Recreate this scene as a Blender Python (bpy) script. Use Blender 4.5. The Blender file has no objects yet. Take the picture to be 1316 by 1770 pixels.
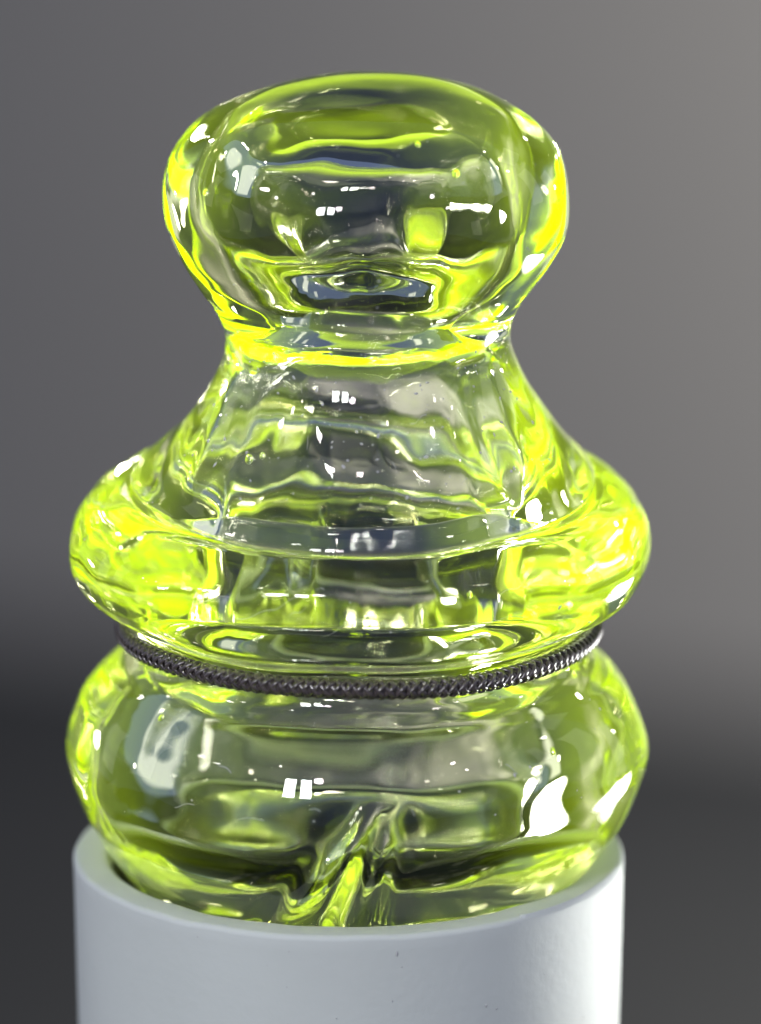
import bpy, math, random
import numpy as np
from mathutils import Vector, noise, Matrix

random.seed(7)
S = 3.0e-5            # one photograph pixel at the glass = 0.03 mm (glass is 30 mm wide)
scene = bpy.context.scene
C = scene.collection

# ------------------------------------------------------------------ camera
PITCH = math.radians(14.8)
DIST = 12000 * S
cam_d = bpy.data.cameras.new('camera')
cam = bpy.data.objects.new('camera', cam_d); C.objects.link(cam)
target = Vector((56 * S, 0, 612 * S))
cam.location = target + Vector((0, -math.cos(PITCH), math.sin(PITCH))) * DIST
cam.rotation_euler = (math.radians(90) - PITCH, 0, 0)
cam_d.sensor_fit = 'VERTICAL'; cam_d.sensor_height = 24
cam_d.lens = 24 * 12000 / 1770
cam_d.clip_start = 0.01; cam_d.clip_end = 50
cam_d.dof.use_dof = True
cam_d.dof.focus_distance = DIST - 0.007
cam_d.dof.aperture_fstop = 15
scene.camera = cam

# ------------------------------------------------------------------ world, lamps, exposure
w = bpy.data.worlds.new('World'); scene.world = w; w.use_nodes = True
w.node_tree.nodes['Background'].inputs[0].default_value = (0.38, 0.50, 1.0, 1)
w.node_tree.nodes['Background'].inputs[1].default_value = 0.30

def area(name, loc, aim, sx, sy, power, col=(1, 1, 1)):
    d = bpy.data.lights.new(name, 'AREA'); d.shape = 'RECTANGLE'
    d.size = sx; d.size_y = sy; d.energy = power; d.color = col
    o = bpy.data.objects.new(name, d); C.objects.link(o)
    o.location = loc
    o.rotation_euler = (Vector(aim) - Vector(loc)).to_track_quat('-Z', 'Y').to_euler()
    return o
def spot_bulb(name, loc, r, power, col=(1, 1, 1)):
    d = bpy.data.lights.new(name, 'POINT'); d.shadow_soft_size = r; d.energy = power; d.color = col
    o = bpy.data.objects.new(name, d); C.objects.link(o); o.location = loc
    return o
MID = (0, 0, 0.015)
area('window_left', (-0.42, -0.80, 0.40), MID, 0.09, 0.12, 2.4, (0.95, 0.98, 1.0))
area('window_right', (-0.30, -0.84, 0.40), MID, 0.08, 0.12, 2.2, (0.95, 0.98, 1.0))
for az, el, sx, sy, rad in ((62, 6, .10, .16, 2.2), (84, 16, .07, .22, 2.6), (106, 4, .05, .10, 2.0), (70, 38, .12, .07, 2.2),
                            (-56, 5, .08, .14, 3.2), (-76, 14, .10, .22, 3.2), (-98, 22, .05, .14, 3.0), (-112, 2, .06, .08, 2.4), (-66, 40, .12, .07, 2.4)):
    a_, e_ = math.radians(az), math.radians(el); d_ = 0.42       # azimuth counted from straight behind the glass, + to the left
    area('rim_fill', (-d_ * math.sin(a_) * math.cos(e_), d_ * math.cos(a_) * math.cos(e_), 0.015 + d_ * math.sin(e_)), MID,
         sx, sy, 0.30 * rad * math.pi * sx * sy, (1.0, 1.0, 0.95))  # unseen panels added so the glass edges light up
area('torch', (0.083, 0.050, -0.0320), (0.0133, -0.0035, 0.002), 0.062, 0.036, 0.014, (1.0, 1.0, 0.96)).data.spread = math.radians(26)
area('wall_fill', (0.74, 2.40, -0.30), (0.40, 3.30, -0.86), 0.3, 0.2, 20, (1.0, 0.93, 0.84))  # unseen lamp added to brighten the wall
spot_bulb('phone_torch', (-0.09, -0.38, 0.21), 0.017, 0.8, (1.0, 0.86, 0.96))
spot_bulb('glint_bulb', (0.24, -0.22, 0.30), 0.012, 0.35, (1.0, 0.88, 0.96))  # small bulbs added for glints on the glass
spot_bulb('glint_bulb', (-0.34, -0.12, 0.26), 0.012, 0.35, (1.0, 0.88, 0.96))
for az, el in ((38, 30), (50, -3), (118, 30), (-35, 26), (-50, 2), (-84, 34), (-128, 26), (140, 42)):      # unseen bulbs added round the glass to make it sparkle
    a_, e_ = math.radians(az), math.radians(el)
    spot_bulb('sparkle_bulb', (-0.45 * math.sin(a_) * math.cos(e_), 0.45 * math.cos(a_) * math.cos(e_), 0.02 + 0.45 * math.sin(e_)), 0.007, 0.13, (1.0, 0.93, 0.95))

scene.view_settings.view_transform = 'Standard'
scene.view_settings.look = 'None'
scene.view_settings.exposure = 0
scene.view_settings.gamma = 1
scene.view_settings.use_curve_mapping = False

cy = scene.cycles
cy.max_bounces = 32; cy.transmission_bounces = 28; cy.glossy_bounces = 12
cy.transparent_max_bounces = 16; cy.diffuse_bounces = 4; cy.volume_bounces = 0
cy.caustics_reflective = True; cy.caustics_refractive = True
cy.blur_glossy = 0.3
cy.sample_clamp_indirect = 80
cy.use_denoising = True
cy.volume_step_rate = 0.5

# ------------------------------------------------------------------ helpers
def new_mat(name):
    m = bpy.data.materials.new(name); m.use_nodes = True
    nt = m.node_tree
    for n in list(nt.nodes): nt.nodes.remove(n)
    out = nt.nodes.new('ShaderNodeOutputMaterial')
    return m, nt, out
def N(nt, t, **kw):
    n = nt.nodes.new(t)
    for k, v in kw.items(): setattr(n, k, v)
    return n
def mesh_obj(name, verts, faces, mat, parent=None, smooth=True):
    me = bpy.data.meshes.new(name); me.from_pydata(verts, [], faces); me.update()
    if smooth:
        for p in me.polygons: p.use_smooth = True
    me.materials.append(mat)
    o = bpy.data.objects.new(name, me); C.objects.link(o)
    if parent: o.parent = parent
    return o
def tag(o, label=None, cat=None, group=None, kind=None):
    if label: o['label'] = label
    if cat: o['category'] = cat
    if group: o['group'] = group
    if kind: o['kind'] = kind
    return o

# ------------------------------------------------------------------ profile of the glass (radius, height in px)
def arc(cx, cz, r, a0, a1, n):
    return [(cx + r * math.cos(math.radians(a0 + (a1 - a0) * i / n)), cz + r * math.sin(math.radians(a0 + (a1 - a0) * i / n))) for i in range(n + 1)]
def catmull(pts, n):
    out = []
    P = [np.array(p, float) for p in pts]
    P = [2 * P[0] - P[1]] + P + [2 * P[-1] - P[-2]]
    for i in range(1, len(P) - 2):
        p0, p1, p2, p3 = P[i - 1:i + 3]
        t0 = 0; t1 = np.linalg.norm(p1 - p0) ** .5 + t0; t2 = t1 + np.linalg.norm(p2 - p1) ** .5; t3 = t2 + np.linalg.norm(p3 - p2) ** .5
        for t in np.linspace(t1, t2, n, endpoint=False):
            a1 = (t1 - t) / (t1 - t0) * p0 + (t - t0) / (t1 - t0) * p1
            a2 = (t2 - t) / (t2 - t1) * p1 + (t - t1) / (t2 - t1) * p2
            a3 = (t3 - t) / (t3 - t2) * p2 + (t - t2) / (t3 - t2) * p3
            b1 = (t2 - t) / (t2 - t0) * a1 + (t - t0) / (t2 - t0) * a2
            b2 = (t3 - t) / (t3 - t1) * a2 + (t - t1) / (t3 - t1) * a3
            out.append((t2 - t) / (t2 - t1) * b1 + (t - t1) / (t2 - t1) * b2)
    out.append(P[-2])
    return [(max(float(p[0]), 0.0), float(p[1])) for p in out]
ctrl = [(0, -30), (90, -32), (180, -42), (260, -54), (340, -54), (394, -34), (422, 0), (447, 36), (468, 74), (485, 114), (496, 150), (503, 178), (504, 198), (501, 220), (492, 252), (475, 292), (444, 328), (412, 352), (395, 374), (388, 402), (390, 432)]
ctrl += arc(401, 554, 103, -64, 88, 9)
ctrl += [(386, 648), (364, 638), (352, 640), (358, 650), (386, 660), (399, 671), (392, 687), (368, 712), (336, 748), (304, 790), (276, 835), (256, 880), (248, 915), (251, 948), (264, 980), (290, 1016), (320, 1060), (341, 1108), (348, 1155)]
for a in (9, 22, 38, 54, 68, 80):
    c, s_ = math.cos(math.radians(a)), math.sin(math.radians(a))
    ctrl.append((348 * abs(c) ** 0.82, 1168 + 200 * math.copysign(abs(s_) ** 0.9, s_)))
ctrl.append((0, 1369))
gp = catmull(ctrl, 7)
gp[0] = (0, gp[0][1]); gp[-1] = (0, gp[-1][1])
# ------------------------------------------------------------------ materials
def plain_mat(name, col, rough, var=0.15, scale=30, spec=0.5, bump=0.0, bump_scale=200):
    m, nt, out = new_mat(name)
    b = N(nt, 'ShaderNodeBsdfPrincipled')
    tc = N(nt, 'ShaderNodeTexCoord'); no = N(nt, 'ShaderNodeTexNoise')
    no.inputs['Scale'].default_value = scale; no.inputs['Detail'].default_value = 5
    nt.links.new(tc.outputs['Object'], no.inputs['Vector'])
    mx = N(nt, 'ShaderNodeMix', data_type='RGBA')
    mx.inputs[6].default_value = (*[c * (1 - var) for c in col], 1)
    mx.inputs[7].default_value = (*[c * (1 + var) for c in col], 1)
    nt.links.new(no.outputs['Fac'], mx.inputs[0]); nt.links.new(mx.outputs[2], b.inputs['Base Color'])
    b.inputs['Roughness'].default_value = rough
    b.inputs['Specular IOR Level'].default_value = spec
    if bump:
        n2 = N(nt, 'ShaderNodeTexNoise'); n2.inputs['Scale'].default_value = bump_scale; n2.inputs['Detail'].default_value = 4
        nt.links.new(tc.outputs['Object'], n2.inputs['Vector'])
        bp = N(nt, 'ShaderNodeBump'); bp.inputs['Strength'].default_value = bump; bp.inputs['Distance'].default_value = 0.0002
        nt.links.new(n2.outputs['Fac'], bp.inputs['Height']); nt.links.new(bp.outputs['Normal'], b.inputs['Normal'])
    nt.links.new(b.outputs[0], out.inputs['Surface'])
    return m, b

GLOW = 195.0; GLOW_BASE = 0.0015; GLOW_DEPTH = 34.0
def glass_mat():
    m, nt, out = new_mat('fluorescent_glass')
    g = N(nt, 'ShaderNodeBsdfGlass'); g.inputs['IOR'].default_value = 1.5
    g.inputs['Roughness'].default_value = 0.0
    nt.links.new(g.outputs[0], out.inputs['Surface'])
    ab = N(nt, 'ShaderNodeVolumeAbsorption')
    ab.inputs['Color'].default_value = (0.62, 0.66, 0.0, 1); ab.inputs['Density'].default_value = 31
    # fluorescence with the rim glow painted in: emission is set by position,
    # brightest at the sides and crown; no violet lamps stand there
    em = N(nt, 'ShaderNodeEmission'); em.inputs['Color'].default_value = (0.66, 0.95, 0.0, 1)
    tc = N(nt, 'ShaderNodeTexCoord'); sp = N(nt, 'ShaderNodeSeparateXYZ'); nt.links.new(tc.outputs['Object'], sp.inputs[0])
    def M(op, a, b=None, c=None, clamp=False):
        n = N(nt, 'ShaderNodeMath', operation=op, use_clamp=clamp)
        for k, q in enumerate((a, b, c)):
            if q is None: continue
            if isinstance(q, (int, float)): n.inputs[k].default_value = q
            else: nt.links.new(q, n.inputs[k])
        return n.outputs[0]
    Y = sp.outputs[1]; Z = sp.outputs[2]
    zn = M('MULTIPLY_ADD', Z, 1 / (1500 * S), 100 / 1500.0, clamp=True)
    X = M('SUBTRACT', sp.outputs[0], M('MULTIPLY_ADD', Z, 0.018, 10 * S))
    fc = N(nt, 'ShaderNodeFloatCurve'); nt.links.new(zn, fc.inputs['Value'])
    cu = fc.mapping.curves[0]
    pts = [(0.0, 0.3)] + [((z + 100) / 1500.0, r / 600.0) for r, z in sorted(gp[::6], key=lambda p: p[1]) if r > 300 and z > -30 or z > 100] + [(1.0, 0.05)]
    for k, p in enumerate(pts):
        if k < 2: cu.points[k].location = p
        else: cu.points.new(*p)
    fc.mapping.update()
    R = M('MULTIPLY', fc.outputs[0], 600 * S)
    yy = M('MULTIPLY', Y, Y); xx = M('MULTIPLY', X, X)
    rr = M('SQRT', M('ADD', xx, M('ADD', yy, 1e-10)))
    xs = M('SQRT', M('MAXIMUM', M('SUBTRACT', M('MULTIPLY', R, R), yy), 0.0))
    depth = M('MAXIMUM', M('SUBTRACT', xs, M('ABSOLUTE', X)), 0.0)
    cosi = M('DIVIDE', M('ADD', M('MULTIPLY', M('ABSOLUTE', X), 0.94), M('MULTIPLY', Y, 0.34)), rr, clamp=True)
    side = M('MULTIPLY', M('POWER', cosi, 3.0), M('EXPONENT', M('DIVIDE', depth, -GLOW_DEPTH * S)))
    side = M('MULTIPLY', side, M('MULTIPLY_ADD', X, 0.3 / (500 * S), 1.0))          # painted glow is stronger to the right
    # glow painted into the far half of the head's crown, without a lamp
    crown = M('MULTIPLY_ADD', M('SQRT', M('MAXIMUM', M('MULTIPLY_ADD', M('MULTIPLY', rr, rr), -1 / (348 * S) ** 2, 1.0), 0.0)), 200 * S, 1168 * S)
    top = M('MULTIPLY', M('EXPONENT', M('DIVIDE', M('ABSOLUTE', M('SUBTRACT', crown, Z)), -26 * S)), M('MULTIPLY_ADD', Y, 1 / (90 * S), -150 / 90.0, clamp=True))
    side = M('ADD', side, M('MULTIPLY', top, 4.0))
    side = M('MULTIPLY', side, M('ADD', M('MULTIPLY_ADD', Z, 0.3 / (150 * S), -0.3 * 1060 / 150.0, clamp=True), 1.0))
    # painted shade: the glow is dimmed at the waist under the head
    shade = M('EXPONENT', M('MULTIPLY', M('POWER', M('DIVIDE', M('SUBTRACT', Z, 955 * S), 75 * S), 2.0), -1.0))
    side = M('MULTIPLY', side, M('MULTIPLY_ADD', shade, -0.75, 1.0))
    nt.links.new(M('MULTIPLY', M('ADD', side, GLOW_BASE), GLOW), em.inputs['Strength'])
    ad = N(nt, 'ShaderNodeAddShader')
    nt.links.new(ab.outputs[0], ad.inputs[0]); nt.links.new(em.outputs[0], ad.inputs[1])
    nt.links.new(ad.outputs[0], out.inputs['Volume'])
    return m
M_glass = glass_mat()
def bubble_mat():
    m, nt, out = new_mat('air_bubble')
    g = N(nt, 'ShaderNodeBsdfGlass'); g.inputs['IOR'].default_value = 1 / 1.5; g.inputs['Roughness'].default_value = 0
    nt.links.new(g.outputs[0], out.inputs['Surface'])
    return m
M_bubble = bubble_mat()
M_tube, b_ = plain_mat('pale_grey_plastic', (0.62, 0.66, 0.61), 0.68, var=0.04, scale=180, bump=0.12, bump_scale=1500)
b_.inputs['Subsurface Weight'].default_value = 0.25; b_.inputs['Subsurface Radius'].default_value = (0.0012, 0.0011, 0.001)
M_cord, _ = plain_mat('black_braid', (0.075, 0.060, 0.056), 0.22, var=0.8, scale=2500, spec=1.0)
M_wall, _ = plain_mat('grey_paint', (0.236, 0.237, 0.228), 0.8, var=0.06, scale=3)
M_floor, _ = plain_mat('dark_floor', (0.046, 0.049, 0.050), 0.85, var=0.2, scale=2, spec=0.15)
M_table, _ = plain_mat('dark_table', (0.02, 0.021, 0.025), 0.9, var=0.25, scale=6, spec=0.1)

# ------------------------------------------------------------------ setting
TZ = -0.055           # table top, under the frame
FZ = -1.0             # floor of the room
def box(x0, x1, y0, y1, z0, z1):
    v = [(x, y, z) for z in (z0, z1) for y in (y0, y1) for x in (x0, x1)]
    f = [(0, 2, 3, 1), (4, 5, 7, 6), (0, 1, 5, 4), (2, 6, 7, 3), (0, 4, 6, 2), (1, 3, 7, 5)]
    return v, f
v, f = box(-4.0, 4.0, 0, 0.1, FZ - 0.5, 4.0)
wall = tag(mesh_obj('wall', v, f, M_wall, smooth=False), kind='structure')
wall.location = (0, 3.5, 0); wall.rotation_euler = (0, 0, -math.radians(22))
v, f = box(-5, 5, -3, 6, FZ - 0.1, FZ)
tag(mesh_obj('floor', v, f, M_floor, smooth=False), kind='structure')
v, f = box(-0.5, 0.5, -0.55, 0.09, TZ - 0.03, TZ)
tag(mesh_obj('table', v, f, M_table, smooth=False), kind='structure')

# ------------------------------------------------------------------ pale tube
def lathe(profile, nseg, fn=None, closed=False):
    """profile: list of (r, z) px.  poles where r == 0.  fn(x,y,z,ang)->xyz in px"""
    verts = []; rings = []
    for (r, z) in profile:
        if r < 1e-6:
            rings.append([len(verts)]); verts.append((0.0, 0.0, z)); continue
        ids = []
        for k in range(nseg):
            a = 2 * math.pi * k / nseg
            ids.append(len(verts)); verts.append((r * math.cos(a), r * math.sin(a), z))
        rings.append(ids)
    if fn: verts = [fn(*p) for p in verts]
    faces = []
    n = len(rings)
    for i in range(n if closed else n - 1):
        A = rings[i]; B = rings[(i + 1) % n]
        for k in range(nseg):
            k2 = (k + 1) % nseg
            if len(A) == 1: faces.append((A[0], B[k2], B[k]))
            elif len(B) == 1: faces.append((A[k], A[k2], B[0]))
            else: faces.append((A[k], A[k2], B[k2], B[k]))
    return [tuple(c * S for c in p) for p in verts], faces

Zb = TZ / S
def tube_fn(x, y, z):
    n = noise.noise(Vector((x * .006, y * .006, z * .004)))
    r = math.hypot(x, y); k = 1 + 0.004 * n
    a = math.atan2(y, x)
    dz = 0
    if z > -40:
        dz = 3.0 * noise.noise(Vector((x * .012, y * .012, 3.0)))
    return (x * k, y * k, z + dz)
prof = []
R_out = 482; R_in = 418
prof = [(452, Zb)] + [(R_out - 30 * (-z / 1800.0) ** 0.9 * 1.0 if z < 0 else R_out, z) for z in (-1500, -1100, -800, -600, -450, -320, -220, -150, -100, -60, -30)]
prof += arc(R_out - 10, -10, 10, 0, 90, 5) + arc(R_in + 16, -16, 16, 90, 180, 6)
prof += [(R_in, z) for z in (-60, -120, -250, -500, -1000, -1500)] + [(R_in, Zb)]
v, f = lathe(prof, 160, tube_fn, closed=True)
tube = tag(mesh_obj('plastic_tube', v, f, M_tube), 'pale grey plastic tube holding the yellow green glass stopper', 'tube')

bv_ = []; bf_ = []                                   # flash left standing on the rim, drawn out to a point
nb_ = 26
for k in range(nb_):
    t = k / (nb_ - 1); a = math.radians(-52 + 40 * t)
    h = 3 + 15 * max(0, t - .35) ** 1.2 * (1 if t < .93 else max(0.1, (1 - t) / .07)); ro = R_out - 4 + 5 * t * t
    for rr_, zz_ in ((ro - 9, -6), (ro - 4, h), (ro + 1, h * .8), (ro + 1.5, -12)):
        bv_.append((rr_ * math.cos(a) * S, rr_ * math.sin(a) * S, zz_ * S))
for k in range(nb_ - 1):
    for q in range(3): bf_.append((4 * k + q, 4 * k + q + 1, 4 * k + q + 5, 4 * k + q + 4))
bf_ += [(3, 2, 1, 0), tuple(4 * (nb_ - 1) + q for q in range(4))]
mesh_obj('burr', bv_, bf_, M_tube, tube)
M_speck, _ = plain_mat('grey_speck', (0.50, 0.51, 0.49), 0.8, spec=0.2)
tv = []; tf = []                                      # specks and scuffs on the tube's wall
for k in range(34):
    a = math.radians(random.uniform(-165, -15)); z0 = random.uniform(-330, -18); rad = random.choice((0.8, 1.0, 1.2, 1.6, 2.2))
    ln = rad * random.choice((1, 1, 1, 1.5, 2.5)); rw = R_out - 30 * (-z0 / 1800.0) ** 0.9 + 1.6; b0 = len(tv)
    for q in range(5):
        t = 2 * math.pi * q / 5
        aa = a + rad * math.cos(t) / rw; tv.append((rw * math.cos(aa) * S, rw * math.sin(aa) * S, (z0 + ln * math.sin(t)) * S))
    tv.append(((rw + rad * .5) * math.cos(a) * S, (rw + rad * .5) * math.sin(a) * S, z0 * S))
    for q in range(5): tf.append((b0 + q, b0 + (q + 1) % 5, b0 + 5))
tag(mesh_obj('specks', tv, tf, M_speck, tube, smooth=False), kind='stuff')
M_bore_shade, _ = plain_mat('bore_shade', (0.02, 0.02, 0.02), 0.6)  # dark sleeve added to keep the tube's inside in shade
lp = [(R_in - 1, Zb + 2)] + [(R_in - 1, z) for z in (-1200, -700, -300, -40)] + arc(R_in - 7, -40, 6, 0, 180, 6) + [(R_in - 13, z) for z in (-300, -700, -1200)] + [(R_in - 13, Zb + 40), (0.0, Zb + 40)]
v, f = lathe(lp, 96, tube_fn)
tag(mesh_obj('shade_sleeve', v, f, M_bore_shade, tube), 'dark sleeve added to shade the inside of the tube')
# ------------------------------------------------------------------ glass
def glass_fn(x, y, z):
    r = math.hypot(x, y); a = math.atan2(y, x)
    nv = Vector((x * .0030, y * .0030, z * .0026 + 9))
    n1 = noise.noise(nv); n2 = noise.noise(Vector((x * .0085, y * .0085, z * .008 + 30)))
    k = 1 + (0.018 * n1 + (0.016 if z > 1000 else 0.009) * n2)
    wob = 0.5 + 0.5 * math.tanh((y - 110) / 80.0)                 # the far side is less even than the front
    k += wob * (0.016 * noise.noise(Vector((x * .016, y * .016, z * .018))) + 0.004 * noise.noise(Vector((x * .05, y * .05, z * .045))))
    dz = (7 * noise.noise(Vector((x * .004, y * .004, z * .003 + 70))))
    dz += 26 * (y / 400.0) * math.exp(-((z - 665) / 95.0) ** 2)      # hem of the skirt droops at the front
    # neck and skirt sit a little to the right
    sx = 10 + 22 * min(max(z / 1100.0, 0), 1.0)
    if 640 < z < 1000: sx += 12 * math.sin((z - 640) / 360 * math.pi)
    # pressed band below the hem, between the two side lobes
    if y < 0 and 440 < z < 662:
        wz = min(max((z - 452) / 60.0, 0), 1); wz = wz * wz * (3 - 2 * wz) * min(max((662 - z) / 14.0, 0), 1)
        y += 108 * wz / (1 + (abs(x) / 318.0) ** 9) * min(1, max(0, (-y - 150) / 150.0)) / k
    # fold pressed into the front of the foot
    if z < 240 and y < 0 and r > 150:
        zc = 232 - z                                   # 0 at the top of the fold
        g = math.exp(-((x - (28 - 0.40 * zc)) / (17 + 0.07 * zc)) ** 2)
        g2 = 0.4 * math.exp(-((x - (60 - 0.12 * zc)) / (13 + 0.05 * zc)) ** 2)
        lip = -0.12 * math.exp(-((x - (88 - 0.18 * zc)) / 22) ** 2) - 0.1 * math.exp(-((x - (-25 - 0.5 * zc)) / 26) ** 2)
        fade = min(max((240 - z) / 110.0, 0), 1) * min(max((r - 150) / 120, 0), 1)
        k *= (r - 58 * (max(g, g2) + lip) * fade) / r
    return (x * k + sx, y * k, z + dz * min(1, max(0, (z + 40) / 100)))
v, f = lathe(gp, 288, glass_fn)
cav = [(0, 62), (140, 58), (250, 66), (306, 100), (328, 152), (322, 198), (288, 240), (236, 280), (196, 330), (184, 380), (206, 425), (262, 458), (296, 500), (304, 555), (300, 605), (290, 655), (276, 698), (256, 740),
       (230, 785), (204, 840), (176, 895), (148, 950), (118, 990), (104, 1022), (112, 1050), (146, 1078), (184, 1108), (205, 1150), (210, 1188), (198, 1222), (156, 1242), (80, 1250), (0, 1251)]
def cavity_fn(x, y, z):
    n1 = noise.noise(Vector((x * .0036 + 50, y * .0036, z * .003))); n2 = noise.noise(Vector((x * .011, y * .011 + 20, z * .004)))
    n3 = noise.noise(Vector((x * .03, y * .03 + 20, z * .008)))
    q = 0.25 if z < 310 else (0.5 if z < 460 else 1.0)
    k = 1 + q * (0.06 * n1 + 0.035 * n2 + 0.006 * n3)
    sx = 10 + 22 * min(max(z / 1100.0, 0), 1.0)
    return (x * k + sx, y * k, z + 8 * n1 + 3 * n2)
v2, f2 = [], []
for cv in (cav,):
    cp = catmull(cv, 7); cp[0] = (0, cp[0][1]); cp[-1] = (0, cp[-1][1])
    a_, b_ = lathe(cp, 200, cavity_fn)
    f2 += [tuple(len(v2) + i for i in q) for q in b_]; v2 += a_
nb = len(v)
v = v + v2; f = f + [tuple(nb + i for i in reversed(q)) for q in f2]
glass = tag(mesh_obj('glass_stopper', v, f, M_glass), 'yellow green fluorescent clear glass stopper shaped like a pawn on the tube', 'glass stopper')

def ico(r):
    t = (1 + 5 ** .5) / 2
    vs = [(-1, t, 0), (1, t, 0), (-1, -t, 0), (1, -t, 0), (0, -1, t), (0, 1, t), (0, -1, -t), (0, 1, -t), (t, 0, -1), (t, 0, 1), (-t, 0, -1), (-t, 0, 1)]
    fs = [(0, 11, 5), (0, 5, 1), (0, 1, 7), (0, 7, 10), (0, 10, 11), (1, 5, 9), (5, 11, 4), (11, 10, 2), (10, 7, 6), (7, 1, 8), (3, 9, 4), (3, 4, 2), (3, 2, 6), (3, 6, 8), (3, 8, 9), (4, 9, 5), (2, 4, 11), (6, 2, 10), (8, 6, 7), (9, 8, 1)]
    vs = [Vector(p).normalized() for p in vs]
    for _ in range(2):
        nf = []; cache = {}
        def midp(i, j):
            k = (min(i, j), max(i, j))
            if k not in cache: cache[k] = len(vs); vs.append((vs[i] + vs[j]).normalized())
            return cache[k]
        for a, b, c in fs:
            d, e, g = midp(a, b), midp(b, c), midp(c, a)
            nf += [(a, d, g), (b, e, d), (c, g, e), (d, e, g)]
        fs = nf
    return [tuple(p * r) for p in vs], fs
bv, bf = ico(1.0)
bub_me = None
for (x, y, z, r) in [(90, -210, 1290, 5), (150, -230, 1250, 6), (-235, -130, 1200, 5), (-180, -190, 745, 7), (-160, -205, 757, 5), (180, -350, 560, 5), (-330, -250, 300, 5), (300, -260, 250, 5)]:
    if bub_me is None:
        b = mesh_obj('bubble', bv, bf, M_bubble, glass); bub_me = b.data
    else:
        b = bpy.data.objects.new('bubble', bub_me); C.objects.link(b); b.parent = glass
    b.location = ((x + 25) * S, y * S, z * S); b.scale = (r * S, r * S, r * S * random.uniform(.8, 1.5))

# dust specks and fine scratches lying on the glass
def surf(zq, ang):
    i = min(range(len(gp)), key=lambda k: abs(gp[k][1] - zq) + (1e6 if gp[k][0] < 60 else 0))
    r, z = gp[i]; r2, z2 = gp[min(i + 1, len(gp) - 1)]
    def pt(rr_, zz_, a): return Vector(glass_fn(rr_ * math.cos(a), rr_ * math.sin(a), zz_))
    p = pt(r, z, ang); ta = (pt(r, z, ang + .01) - p).normalized(); tz = (pt(r2, z2, ang) - p)
    if tz.length < 1e-6: tz = Vector((0, 0, 1))
    tz.normalize(); n = ta.cross(tz).normalized()
    if n.dot(Vector((p.x, p.y, 0))) < 0: n = -n
    return p, ta, tz, n
M_dust, _ = plain_mat('dust', (0.55, 0.55, 0.56), 0.8, spec=0.2)
vs = []; fs = []
def fleck(zq, ang, rad):
    p, ta, tz, n = surf(zq, ang); p = p + n * 1.2 + tz * random.uniform(-6, 6)
    b0 = len(vs); k = random.randint(4, 6); st = random.uniform(0.5, 2.2)
    ph = random.random() * 6.28; ca, sa = math.cos(ph), math.sin(ph)
    for q in range(k):
        a = 2 * math.pi * q / k; rr_ = rad * random.uniform(.6, 1.1)
        u_, w_ = rr_ * st * math.cos(a), rr_ * math.sin(a)
        vs.append(tuple((p + ta * (u_ * ca - w_ * sa) + tz * (u_ * sa + w_ * ca)) * S))
    vs.append(tuple((p + n * rad * 0.7) * S))
    for q in range(k): fs.append((b0 + q, b0 + (q + 1) % k, b0 + k))
for _ in range(170): fleck(random.uniform(720, 960), math.radians(random.uniform(-165, -15)), random.choice((1.3, 1.6, 2.0, 2.6, 3.4)))
for _ in range(120): fleck(random.uniform(160, 1320), math.radians(random.uniform(-175, -5)), random.choice((1.2, 1.6, 2.0, 2.6)))
for _ in range(26):                                            # scratches
    zq = random.choice((random.uniform(740, 900), random.uniform(740, 900), random.uniform(480, 600), random.uniform(200, 300))); a0 = math.radians(random.uniform(-125, -55))
    dz_, da_ = random.uniform(-1, 1), random.uniform(-.012, .012); n_ = random.randint(6, 14); b0 = len(vs)
    for q in range(n_):
        p, ta, tz, nn = surf(zq, a0 + da_ * q); p = p + tz * (dz_ * q * 3 + 3 * math.sin(q * .5)) + nn * 1.0
        vs.append(tuple((p - tz * .45 - ta * .2) * S)); vs.append(tuple((p + tz * .45 + ta * .2) * S))
    for q in range(n_ - 1): fs.append((b0 + 2 * q, b0 + 2 * q + 2, b0 + 2 * q + 3, b0 + 2 * q + 1))
tag(mesh_obj('dust', vs, fs, M_dust, glass, smooth=False), kind='stuff')

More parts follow.
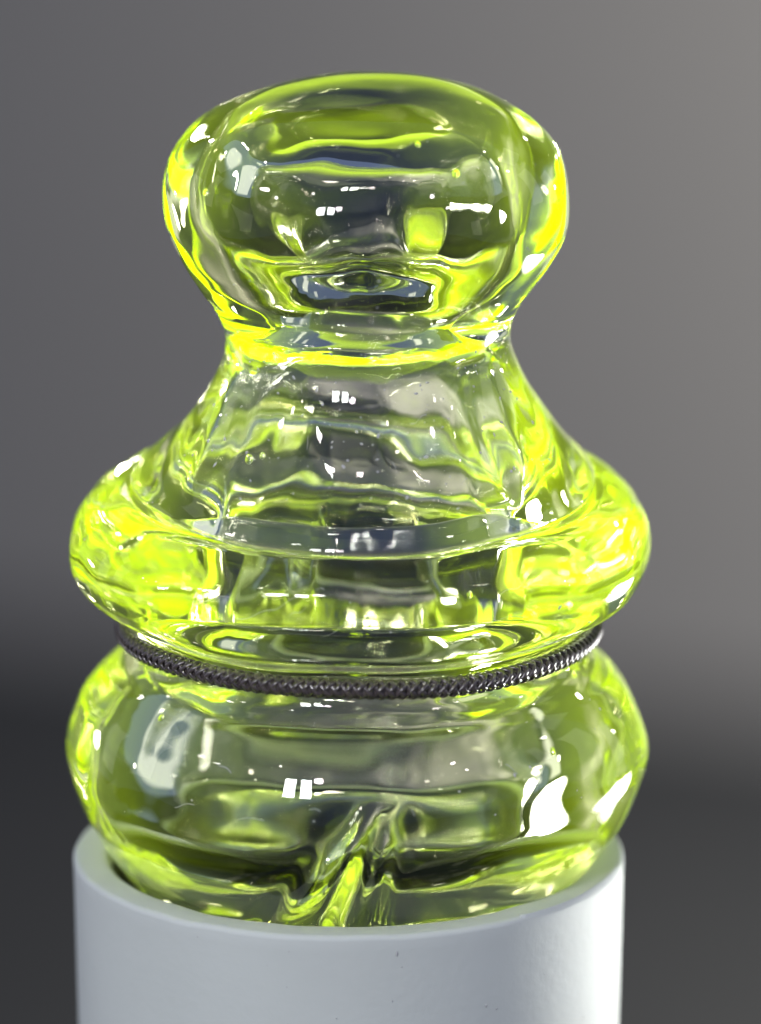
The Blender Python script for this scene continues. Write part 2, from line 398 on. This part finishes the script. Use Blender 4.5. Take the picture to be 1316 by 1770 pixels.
# ------------------------------------------------------------------ braided cord
cord = bpy.data.objects.new('braided_cord', None); C.objects.link(cord)
cord.location = (17 * S, 0, 412 * S)
cord.rotation_euler = (math.radians(0.3), math.radians(0.3), 0)
tag(cord, 'thin black braided cord looped round the groove of the glass', 'cord')
RC = 406; rc = 14.5
def ring_tube(rad, tr, nu, nv):
    vs = []; fs = []
    for i in range(nu):
        u = 2 * math.pi * i / nu
        for j in range(nv):
            q = 2 * math.pi * j / nv
            r = rad + tr * math.cos(q)
            vs.append((r * math.cos(u) * S, r * math.sin(u) * S, tr * math.sin(q) * S))
    for i in range(nu):
        for j in range(nv):
            i2 = (i + 1) % nu; j2 = (j + 1) % nv
            fs.append((i * nv + j, i2 * nv + j, i2 * nv + j2, i * nv + j2))
    return vs, fs
vs, fs = ring_tube(RC, rc - 1.5, 160, 10)
mesh_obj('core', vs, fs, M_cord, cord)
vs = []; fs = []
NT = 36; NS = 4
def cord_point(u, q, rr):
    wob = 2.5 * math.sin(3 * u + 1) + 1.5 * math.sin(7 * u)
    r = RC + 1.5 * math.sin(5 * u + 2) + rr * math.cos(q)
    return Vector((r * math.cos(u), r * math.sin(u), rr * math.sin(q) + wob * 0.7))
for sgn in (-1, 1):
    for s_ in range(NS):
        n = NT * 22; base = len(vs); nv = 5
        for i in range(n):
            t = i / n; u = 2 * math.pi * t
            q = sgn * (2 * math.pi * NT * t) + 2 * math.pi * s_ / NS
            over = 1.1 * math.sin(NS * q * 1.0 + (0 if sgn > 0 else math.pi))
            rr = rc + 0.6 + over
            p = cord_point(u, q, rr)
            du = 1e-4
            p2 = cord_point(u + du, q + sgn * NT * du, rr)
            tan = (p2 - p).normalized()
            cen = Vector((RC * math.cos(u), RC * math.sin(u), 0))
            nrm = (p - cen).normalized(); bi = tan.cross(nrm).normalized()
            for j in range(nv):
                b_ang = 2 * math.pi * j / nv
                w_ = p + nrm * (2.4 * math.cos(b_ang)) + bi * (5.4 * (1 + 0.35 * noise.noise(Vector((u * 40, s_ * 3.1, sgn * 7.0)))) * math.sin(b_ang))
                vs.append(tuple(w_ * S))
        for i in range(n):
            i2 = (i + 1) % n
            for j in range(nv):
                j2 = (j + 1) % nv
                fs.append((base + i * nv + j, base + i2 * nv + j, base + i2 * nv + j2, base + i * nv + j2))
br = mesh_obj('braid', vs, fs, M_cord, cord); tag(br, kind='stuff')
